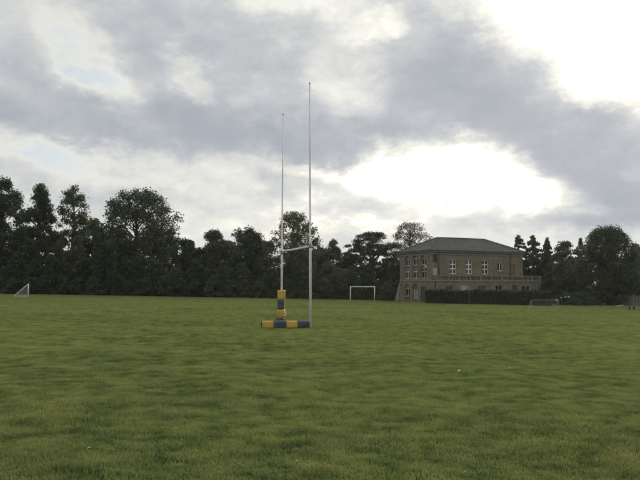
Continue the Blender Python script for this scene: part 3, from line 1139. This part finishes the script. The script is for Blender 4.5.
def broadleaf(name, label, cat, px, depth, wpx, top, mat, base=.15, n_cl=60, per=110, leaf=.26, shape='round', seed=1,
              group=None, cr=(.17, .30), squash=.8, skin=.45, nlimb=40, lean=(0, 0), height=None, lump=.22):
    p = at(px, depth)
    H = (height_at(top, depth) - p.z) if height is None else height
    R = wpx / 2 / F * depth
    t_ = empty(name, p)
    tag(t_, label, cat, group)
    prof = PROFILE[shape]
    r_ = np.random.default_rng(seed)
    ph = r_.random(8) * 6.28
    path = trunk_path(H, lean, seed)
    cs, rs = [], []
    tries = 0
    while len(cs) < n_cl and tries < 5000:
        tries += 1
        t = r_.random() ** .85
        ang = r_.random() * 6.283
        rad = R * float(prof(np.array(t)))
        rad *= 1 + lump * (math.sin(2 * ang + ph[0] + 3 * t) + .8 * math.sin(3 * ang + ph[1] - 5 * t) + .6 * math.sin(5 * ang + 9 * t + ph[2])) / 1.6
        c_r = R * r_.uniform(*cr)
        q = math.sqrt(r_.uniform(skin ** 2, 1)) if r_.random() < .8 else r_.random()
        d = max(0, rad - c_r * .75) * q
        z = H * (base + (1 - base) * t)
        z = min(z, H - c_r * squash * .9)
        z = max(z, c_r * .35)
        c = Vector((d * math.cos(ang) + lean[0] * z, d * math.sin(ang) + lean[1] * z, z))
        # keep clumps apart so that gaps stay open
        if any((c - o_).length < (c_r + s_) * .42 for o_, s_ in zip(cs, rs)) and tries < 3500:
            continue
        cs.append(c)
        rs.append(c_r)
    # a few ragged shoots that break the outline
    Ps = []
    for c, c_r in zip(cs, rs):
        n = int(2.3 * per * (c_r / (R * .23)) ** 2)
        v = rng.normal(size=(n, 3))
        v /= np.linalg.norm(v, axis=1)[:, None]
        u = rng.random(n) ** .45
        rough = 1 + .35 * np.sin(v[:, 0] * 4 + c.x * 3) * np.sin(v[:, 1] * 5 + c.y * 3) + .25 * rng.normal(size=n) * (rng.random(n) < .25)
        P = v * (u * rough)[:, None] * c_r
        P[:, 2] *= squash
        P[:, 2] -= .15 * c_r * (np.hypot(P[:, 0], P[:, 1]) / c_r) ** 2
        Ps.append(P + np.array(c))
    P = np.concatenate(Ps)
    P = P[P[:, 2] > .05]
    V, Fc = leaf_quads(P, leaf * .64)
    link('crown', mesh_np('crown', V, Fc, mat), t_)
    r0 = .022 * H + .05 * R / 3
    paths = [([Vector((0, 0, -.3))] + path[1:], [r0 * 1.35, r0, r0 * .82, r0 * .6, r0 * .36, r0 * .12])]
    order = sorted(range(len(cs)), key=lambda i: -rs[i])[:nlimb]
    for i in order:
        c = cs[i]
        hd = math.hypot(c.x, c.y)
        zs = max(.10 * H, min(c.z - hd * .75, .82 * H))
        s = on_path(path, zs)
        mid_ = s.lerp(c, .5) + Vector((0, 0, .10 * hd)) + Vector(r_.normal(size=3) * .05 * R)
        q = r0 * (.42 - .25 * zs / H)
        paths.append(([s, mid_, c], [q, q * .55, q * .15]))
        for _ in range(2):
            e = c + Vector(r_.normal(size=3)).normalized() * rs[i] * .7
            paths.append(([mid_.lerp(c, .5), e], [q * .3, q * .08]))
    wood(paths, 5).build('trunk', MAT['bark'], t_, smooth=True)
    return t_


def conifer(name, label, px, depth, wpx, top, mat, seed, n=5200, leaf=.22, group=None, power=.85, droop=.28):
    p = at(px, depth)
    H = height_at(top, depth) - p.z
    R = wpx / 2 / F * depth
    t_ = empty(name, p)
    tag(t_, label, 'tree', group)
    r_ = np.random.default_rng(seed)
    nb = 120
    bz = np.sort(r_.random(nb) ** 1.15)
    ba = np.arange(nb) * 2.399 + r_.normal(size=nb) * .3
    bl = (.10 + .90 * (1 - bz) ** power) * R * (.72 + .5 * r_.random(nb))
    k = r_.choice(nb, n, p=bl / bl.sum())
    s = r_.random(n) ** .65
    rad = bl[k] * s
    wid = .16 * bl[k] * (1.2 - s)
    a = ba[k]
    x = rad * np.cos(a) + r_.normal(size=n) * wid
    y = rad * np.sin(a) + r_.normal(size=n) * wid
    z = H * (.02 + .97 * bz[k]) - droop * rad + .10 * rad * s * s + r_.normal(size=n) * .10 - .02 * H
    P = np.stack([x, y, z], -1)
    tipz = np.linspace(.9, .995, 60) * H                     # leader shoot
    P = np.concatenate([P, np.stack([r_.normal(size=60) * .10, r_.normal(size=60) * .10, tipz], -1)])
    P = P[P[:, 2] > .05]
    V, Fc = leaf_quads(P, leaf * .8, .1, .5)
    link('crown', mesh_np('crown', V, Fc, mat), t_)
    paths = [([Vector((0, 0, -.3)), Vector((0, 0, H * .5)), Vector((0, 0, H * .97))], [.022 * H, .012 * H, .01])]
    for i in range(0, nb, 3):
        zz = H * (.02 + .95 * bz[i])
        paths.append(([Vector((0, 0, zz)), Vector((math.cos(ba[i]) * bl[i] * .9, math.sin(ba[i]) * bl[i] * .9, max(.1, zz - droop * bl[i])))], [.05, .012]))
    wood(paths, 5).build('trunk', MAT['bark'], t_, smooth=True)
    return t_


LD, LM, LO, LG = MAT['leaf_dark'], MAT['leaf_mid'], MAT['leaf_olive'], MAT['leaf_gold']
# main trees of the belt, from the netted goal to the brick house
broadleaf('broadleaf_tree', 'tall dark dense tree behind the netted end on goal', 'tree', 0, 112, 56, 178, LD, .12, 95, 120, .26, 'dome', 101)
broadleaf('broadleaf_tree', 'ragged dark tree with a leaning plume top beside the dense tall tree', 'tree', 37, 110, 42, 183, LD, .25, 46, 110, .25, 'tall', 102, lean=(.012, 0), cr=(.20, .34))
broadleaf('broadleaf_tree', 'airy narrow tree with gaps between its tiers of leaves', 'tree', 72, 109, 46, 185, LM, .30, 48, 85, .23, 'tall', 143, cr=(.17, .30), skin=.6)
broadleaf('oak_tree', 'broad round headed oak with sky showing through its crown', 'tree', 136, 108, 88, 188, LD, .16, 150, 120, .27, 'dome', 104, cr=(.13, .22), skin=.35, nlimb=40)
broadleaf('broadleaf_tree', 'low rounded tree in the dip right of the broad oak', 'tree', 186, 107, 34, 239, LD, .1, 40, 110, .24, 'round', 105)
broadleaf('broadleaf_tree', 'two headed dark tree in the dip between oak and lime', 'tree', 214, 107, 38, 230, LM, .15, 44, 115, .24, 'spread', 106, cr=(.2, .32))
broadleaf('broadleaf_tree', 'dense bushy tree standing next to the tall lime', 'tree', 248, 106, 46, 227, LD, .08, 70, 120, .23, 'dome', 107)
broadleaf('lime_tree', 'tall open lime tree rising behind the rugby goal', 'tree', 294, 106, 54, 211, LO, .20, 125, 84, .20, 'dome', 108, cr=(.13, .22), skin=.4, lump=.12, nlimb=60)
broadleaf('broadleaf_tree', 'small light topped tree between lime and pine', 'tree', 333, 112, 27, 239, LO, .2, 34, 70, .20, 'tall', 109, cr=(.2, .34))
broadleaf('pine_tree', 'spreading pine with layered dark pads left of the brick house', 'tree', 373, 104, 58, 232, MAT['needle'], .30, 70, 150, .20, 'spread', 118, cr=(.13, .24), squash=.45, skin=.35, lump=.15, nlimb=34)
broadleaf('broadleaf_tree', 'light feathery tree rising behind the slate roof', 'tree', 410, 122, 50, 222, LG, .3, 135, 66, .18, 'round', 111, cr=(.11, .20), skin=.4, nlimb=60)
# conifers and trees to the right of the house
conifer('conifer_tree', 'blunt dark conifer touching the house end wall', 519, 104, 27, 235, MAT['needle'], 201, n=11000, leaf=.24, power=.42)
conifer('conifer_tree', 'broad pointed conifer, middle one of three by the house', 533.5, 104, 36, 235, MAT['needle'], 202, n=14000, leaf=.24, power=.62)
conifer('conifer_tree', 'slim spired conifer beside the golden tree', 547.5, 103, 27, 237, MAT['needle'], 203, n=11000, leaf=.22, power=.85)
conifer('conifer_tree', 'thin conifer tip poking up behind the golden tree', 581, 103, 25, 238, MAT['needle'], 204, n=10000, leaf=.22, power=.85)
broadleaf('broadleaf_tree', 'golden tinged tree between the slim conifer and the big dark tree', 'tree', 566, 99, 36, 241, LG, .05, 52, 110, .21, 'round', 112)
broadleaf('evergreen_tree', 'big dense rounded evergreen beside the paling fence', 'tree', 608, 88, 62, 226, LD, .02, 150, 150, .17, 'dome', 113, cr=(.15, .26), skin=.65, lump=.14)
broadleaf('broadleaf_tree', 'dull green tree behind the paling fence', 'tree', 637, 100, 36, 243, LM, .08, 56, 110, .21, 'dome', 114)
broadleaf('broadleaf_tree', 'dark tree further along behind the fence', 'tree', 668, 104, 44, 240, LD, .08, 56, 100, .24, 'dome', 115)
broadleaf('broadleaf_tree', 'dark tree beyond the tall dense one at the wood edge', 'tree', -44, 114, 60, 190, LD, .1, 70, 90, .30, 'dome', 116)
ANCHOR = [(18, 'the tall dense tree'), (54, 'the plume topped tree'), (95, 'the airy narrow tree'), (178, 'the broad oak'), (200, 'the low rounded tree'),
          (230, 'the two headed tree'), (268, 'the dense bushy tree'), (320, 'the tall lime'), (346, 'the small light topped tree'), (900, 'the spreading pine')]


def near_what(px):
    return next(nm for lim, nm in ANCHOR if px < lim)


# trees that fill the wood behind the front row
for i, (px, d, wp, tp) in enumerate([(-20, 122, 60, 222), (22, 124, 46, 226), (55, 122, 44, 230), (92, 120, 44, 219), (120, 122, 50, 228), (160, 121, 48, 226), (190, 122, 40, 246),
                                     (226, 122, 44, 240), (262, 121, 44, 240), (300, 120, 46, 246), (326, 122, 44, 247), (350, 122, 44, 254), (392, 121, 40, 258)]):
    broadleaf('broadleaf_tree', 'dark filler tree behind ' + near_what(px) + ' in the tree belt', 'tree', px, d, wp, tp, LD, .05, 46, 62, .40, 'dome', 300 + i, 'trees filling the belt', cr=(.22, .36), nlimb=14)
for i, (px, d, wp, tp, nm) in enumerate([(545, 112, 40, 262, 'the slim spired conifer'), (575, 110, 40, 258, 'the golden tinged tree'), (610, 108, 46, 256, 'the big rounded evergreen'), (645, 112, 46, 256, 'the paling fence')]):
    broadleaf('broadleaf_tree', 'dark filler tree in the wood behind ' + nm, 'tree', px, d, wp, tp, LD, .05, 40, 62, .38, 'dome', 340 + i, 'trees filling the right hand belt', cr=(.22, .36), nlimb=14)
broadleaf('broadleaf_tree', 'tall dark tree past the outer end of the paling fence', 'tree', 704, 106, 52, 236, LD, .06, 50, 60, .34, 'dome', 350, cr=(.2, .32), nlimb=14)
broadleaf('broadleaf_tree', 'olive green tree well past the outer end of the fence', 'tree', 745, 108, 56, 232, LM, .06, 50, 60, .34, 'dome', 351, cr=(.2, .32), nlimb=14)
broadleaf('broadleaf_tree', 'lower dark tree at the far corner of the wood', 'tree', -90, 116, 56, 205, LD, .05, 50, 60, .34, 'dome', 352, cr=(.2, .32), nlimb=14)
# undergrowth along the foot of the belt
r_ = random.Random(5)
px = -34
i = 0
while px < 408:
    wp = r_.uniform(24, 36)
    d = 104.5 - (px / 400) * 2 + r_.uniform(-1.2, 1.2)
    top = r_.uniform(256, 270) if px > 180 else r_.uniform(250, 266)
    broadleaf('shrub', 'dense tall shrub in the undergrowth before ' + near_what(px), 'shrub', px, d, wp, top, LD if px < 150 or r_.random() < .5 else LM, -.02, 44, 105, .21, 'mound', 400 + i,
              'shrubs along the foot of the trees', cr=(.24, .38), nlimb=8, lump=.15, skin=.6)
    px += wp * .56
    i += 1
px = -30
while px < 400:                                             # second, lower row closes the gaps at the ground
    wp = r_.uniform(22, 30)
    broadleaf('bramble', 'low bramble mound edging the grass before ' + near_what(px), 'shrub', px, 102.3 - (px / 400) * 2 + r_.uniform(-.6, .6), wp, r_.uniform(274, 281), LD if px < 200 else LM, -.05, 26, 110, .17, 'mound', 500 + i,
              'brambles edging the grass', cr=(.22, .36), nlimb=5, lump=.15, skin=.6, squash=.7)
    px += wp * .62
    i += 1
broadleaf('pale_shrub', 'paler grey green shrub between pine and brick house', 'shrub', 386, 96, 20, 282, LO, 0, 24, 90, .15, 'mound', 610, cr=(.26, .4), nlimb=6)
broadleaf('shrub', 'tall dark shrub against the end of the terrace range', 'shrub', 548, 92, 24, 272, LD, 0, 36, 110, .18, 'mound', 611, cr=(.24, .36), nlimb=6)
broadleaf('shrub', 'dark shrub below the golden tree', 'shrub', 570, 92, 34, 270, LD, 0, 44, 110, .18, 'mound', 612, cr=(.24, .36), nlimb=6)
broadleaf('shrub', 'dark shrub in shade just behind the paling fence', 'shrub', 632, 91, 30, 268, LD, 0, 44, 110, .18, 'mound', 613, cr=(.24, .36), nlimb=6)
broadleaf('shrub', 'dark shrub at the outer run of the paling fence', 'shrub', 656, 92, 32, 268, LD, 0, 44, 110, .18, 'mound', 614, cr=(.24, .36), nlimb=6)
lowb = broadleaf('flowering_bush', 'low spreading bush with white flower heads below the big evergreen', 'bush', 574.5, 84, 54, 291.5, MAT['hedge'], -.05, 60, 130, .12, 'mound', 615, cr=(.12, .20), nlimb=8, squash=.8, skin=.7)
for fx, fr_, s_ in ((555.8, 300.0, .13), (560.6, 297.6, .08), (564.6, 297.0, .06), (568.0, 296.8, .10)):  # first white cluster stands in for the highlight on the goal's top corner
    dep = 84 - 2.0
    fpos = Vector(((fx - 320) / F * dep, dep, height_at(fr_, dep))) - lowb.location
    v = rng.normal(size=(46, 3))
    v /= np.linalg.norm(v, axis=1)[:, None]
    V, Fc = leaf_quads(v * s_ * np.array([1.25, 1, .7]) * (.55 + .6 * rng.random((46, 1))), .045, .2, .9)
    fo = link('flower_head_and_glint', mesh_np('flower_head_and_glint', V, Fc, MAT['sash']), lowb, fpos)
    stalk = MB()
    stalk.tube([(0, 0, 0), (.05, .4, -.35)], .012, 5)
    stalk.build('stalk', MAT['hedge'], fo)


# ------------------------------------------------------------------ clipped hedges
def clipped_hedge(label, px0, d0, px1, d1, row_top, thick, n):
    a, b = at(px0, d0), at(px1, d1)
    run = b - a
    Ln = math.hypot(run.x, run.y)
    hd = empty('clipped_hedge', (a + b) / 2, math.atan2(run.y, run.x))
    tag(hd, label, 'hedge')
    H = height_at(row_top, (d0 + d1) / 2) - (a.z + b.z) / 2
    zl = (b.z - a.z) / Ln

    def surf(n, inset, sides):
        x = rng.uniform(-Ln / 2, Ln / 2, n)
        f = rng.random(n)
        front_ = f < sides
        y = np.where(front_, np.where(rng.random(n) < .5, -thick / 2, thick / 2), rng.uniform(-thick / 2, thick / 2, n))
        z = np.where(front_, H * rng.random(n), H)
        ends = rng.random(n) < .10
        x = np.where(ends, np.where(rng.random(n) < .5, -Ln / 2, Ln / 2), x)
        y = np.where(ends, rng.uniform(-thick / 2, thick / 2, n), y)
        z = np.where(ends, H * rng.random(n), z)
        wob = .06 * np.sin(x * 2.3 + z * 2) + .05 * np.sin(x * 5.1 - z * 3 + 1) + .05 * rng.normal(size=n)
        y = y * (1 - inset) + np.sign(y) * wob
        z = z * (1 - .06 * np.sin(x * 1.1 + .6) ** 2 - .03 * np.sin(x * 4.1)) + .045 * rng.normal(size=n)
        shoots = rng.random(n) < .05
        z = np.where(shoots & (z > H * .9), z + .20 * rng.random(n), z)
        return np.stack([x, y, np.maximum(z, .02) + zl * x], -1)
    P = surf(n, .02, .72)
    V, Fc = leaf_quads(P, .085, .1, .6)
    fol = link('foliage', mesh_np('foliage', V, Fc, MAT['hedge']), hd)
    core = MB()
    core.box(-Ln / 2 + .12, Ln / 2 - .12, -thick / 2 + .14, thick / 2 - .14, -.3, H - .24)
    core.build('twig_core', MAT['bark'], hd)
    x = rng.uniform(-Ln / 2, Ln / 2, n // 9)
    T = np.stack([x, rng.uniform(-thick / 2, thick / 2, len(x)), H * (1.0 - .06 * np.sin(x * 1.1 + .6) ** 2 - .03 * np.sin(x * 4.1)) + .02 + .05 * rng.random(len(x)) + zl * x], -1)
    V, Fc = leaf_quads(T, .07, .2, .55)
    link('top_leaves', mesh_np('top_leaves', V, Fc, MAT['hedge_top']), hd)  # paler leaf layer along the top of the hedge
    return hd


clipped_hedge('shorter clipped hedge in front of the arched end of the house', 425.5, 81.5, 467.9, 80.5, 290.6, 1.3, 9000)
clipped_hedge('longer clipped hedge along the front terrace of the house', 470.0, 80.4, 550, 78.0, 290.9, 1.4, 16000)

# ------------------------------------------------------------------ paling fence
fe = empty('paling_fence', at(630, 86))
tag(fe, 'weathered grey vertical paling fence at the field edge', 'fence')
fo0 = fe.location.copy()
pk = MB()
pk.add([(-.045, -.01, 0), (.045, -.01, 0), (.045, .01, 0), (-.045, .01, 0), (-.045, -.01, 1.20), (.045, -.01, 1.20), (.045, .01, 1.20), (-.045, .01, 1.20), (0, -.01, 1.26), (0, .01, 1.26)],
       [(3, 2, 1, 0), (0, 1, 5, 8, 4), (2, 3, 7, 9, 6), (1, 2, 6, 9, 8, 5), (3, 0, 4, 8, 9, 7)])
first = None
for k in range(62):
    u = -1.35 + k * .145
    z = float(ground_z(fo0.x + u, fo0.y + .05 * u)) - fo0.z
    if first is None:
        first = pk.build('paling', MAT['wood_grey'], fe)
        o = first
    else:
        o = first.copy()
        COL.objects.link(o)
        o.parent = fe
    o.location = (u, .05 * u - .055, z + r_.uniform(-.03, .03))
    o.rotation_euler = (0, r_.uniform(-.03, .03), 0)
    o.scale = (1, 1, r_.uniform(.96, 1.05))
for k in range(6):
    u = -1.42 + k * 1.8
    pm = MB()
    z = float(ground_z(fo0.x + u, fo0.y + .05 * u)) - fo0.z
    pm.box(u - .05, u + .05, .05 * u + .03, .05 * u + .13, z - .3, z + 1.34)
    pm.build('post', MAT['wood_pale'], fe)
for hz in (.32, .95):
    rm = MB()
    uA, uB = -1.45, 7.65
    zA, zB = (float(ground_z(fo0.x + u, fo0.y + .05 * u)) - fo0.z + hz for u in (uA, uB))
    rm.tube([(uA, .05 * uA - .005, zA), (uB, .05 * uB - .005, zB)], .035, 4)
    rm.build('rail', MAT['wood_grey'], fe)

# ------------------------------------------------------------------ low bench and pale board
bn_p = field_point(631.5, 310.2)
bn = empty('low_bench', bn_p, math.radians(-4))
tag(bn, 'low bench with a pale top on two dark supports near the fence', 'bench')
wb = 14.5 / F * bn_p.y
for k, yy in enumerate((-.13, 0, .13)):
    s_ = MB()
    s_.box(-wb / 2, wb / 2, yy - .058, yy + .058, .33, .37)
    s_.build('seat_plank', MAT['wood_grey'], bn, bevel=.006)
for x_ in (-.22 * wb, .08 * wb):
    s_ = MB()
    s_.box(x_ - .045, x_ + .045, -.15, .15, .055, .328)
    s_.build('support', MAT['wood_dark'], bn, bevel=.01)
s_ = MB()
s_.box(-wb / 2 + .02, wb / 2 - .02, -.20, .20, -.03, .053)  # dark slab standing in for the shadow line under the bench
s_.build('shadow_board', MAT['wood_dark'], bn, bevel=.01)
b0, b1 = field_point(615.5, 306.4), field_point(624, 305.2)
dv = b1 - b0
pbd = empty('pale_board', (b0 + b1) / 2, math.atan2(dv.y, dv.x))
tag(pbd, 'pale pair of boards lying on the grass beside the big evergreen', 'boards')
for k, yy in enumerate((-.12, .14)):
    s_ = MB()
    s_.box(-dv.length / 2 + .2 * k, dv.length / 2 + .15 * k, yy - .09, yy + .09, .0, .055)
    o = s_.build('board', MAT['wood_pale'], pbd, bevel=.006)
    o.location.z = .03

# ------------------------------------------------------------------ pale leaves on the turf
LITTER = [(459, 373, 'pale curled leaf on the turf right of the fallen pad', .06, 0), (508.5, 370.5, 'yellow leaf on the turf below the clipped hedges', .045, 1),
          (93.5, 454, 'round white leaf on the turf in front of the broad oak', .022, 0), (297, 464.5, 'white leaf lying in the tussocks in front of the rugby goal', .012, 0),
          (462.5, 471, 'cream leaf in the tussocks in front of the brick house', .013, 0), (156, 449, 'yellow leaf beside a tussock in front of the oak', .014, 1),
          (555, 400, 'tiny pale leaf on the turf in front of the big evergreen', .016, 0)]
for k, (px, row, lb_, s_, ym) in enumerate(LITTER):
    q = field_point(px, row)
    zz = float(ground_z(q.x, q.y) + lumps(q.x, q.y))
    lo = empty('fallen_leaf', (q.x, q.y, zz + .028), r_.uniform(0, 6))
    tag(lo, lb_, 'leaf', 'leaves fallen on the turf')
    vs, fs = [], []
    for i in range(7):
        t_ = i / 6
        wv = math.sin(math.pi * min(1, t_ * .92 + .06)) * s_ * .55
        zc = s_ * .22 * math.sin(t_ * 2.6) + .004
        for j in (-1, 0, 1):
            vs.append(((t_ - .5) * 2 * s_, j * wv, zc + abs(j) * wv * .5))
    for i in range(6):
        for j in range(2):
            a = i * 3 + j
            fs.append((a, a + 1, a + 4, a + 3))
    b_ = MB()
    b_.add(vs, fs)
    b_.build('blade', MAT['yellow_leaf'] if ym else MAT['leaf_litter'], lo, smooth=True)
    sm_ = MB()
    sm_.tube([(-s_, 0, .005), (-s_ * 1.35, s_ * .2, -.006)], .0012, 5)
    sm_.build('stem', MAT['leaf_litter'], lo)

# ------------------------------------------------------------------ light haze in the evening air
mt, t, o = material('haze_air')
pv = tnode(t, 'ShaderNodeVolumePrincipled', {'Color': (.95, .97, 1.0, 1), 'Density': .00014, 'Anisotropy': .6})
t.links.new(pv.outputs[0], o.inputs['Volume'])
hz = MB()
hz.box(-2450, 2450, -2450, 2450, -4.0, 24.0)
tag(hz.build('haze', mt), kind='stuff')
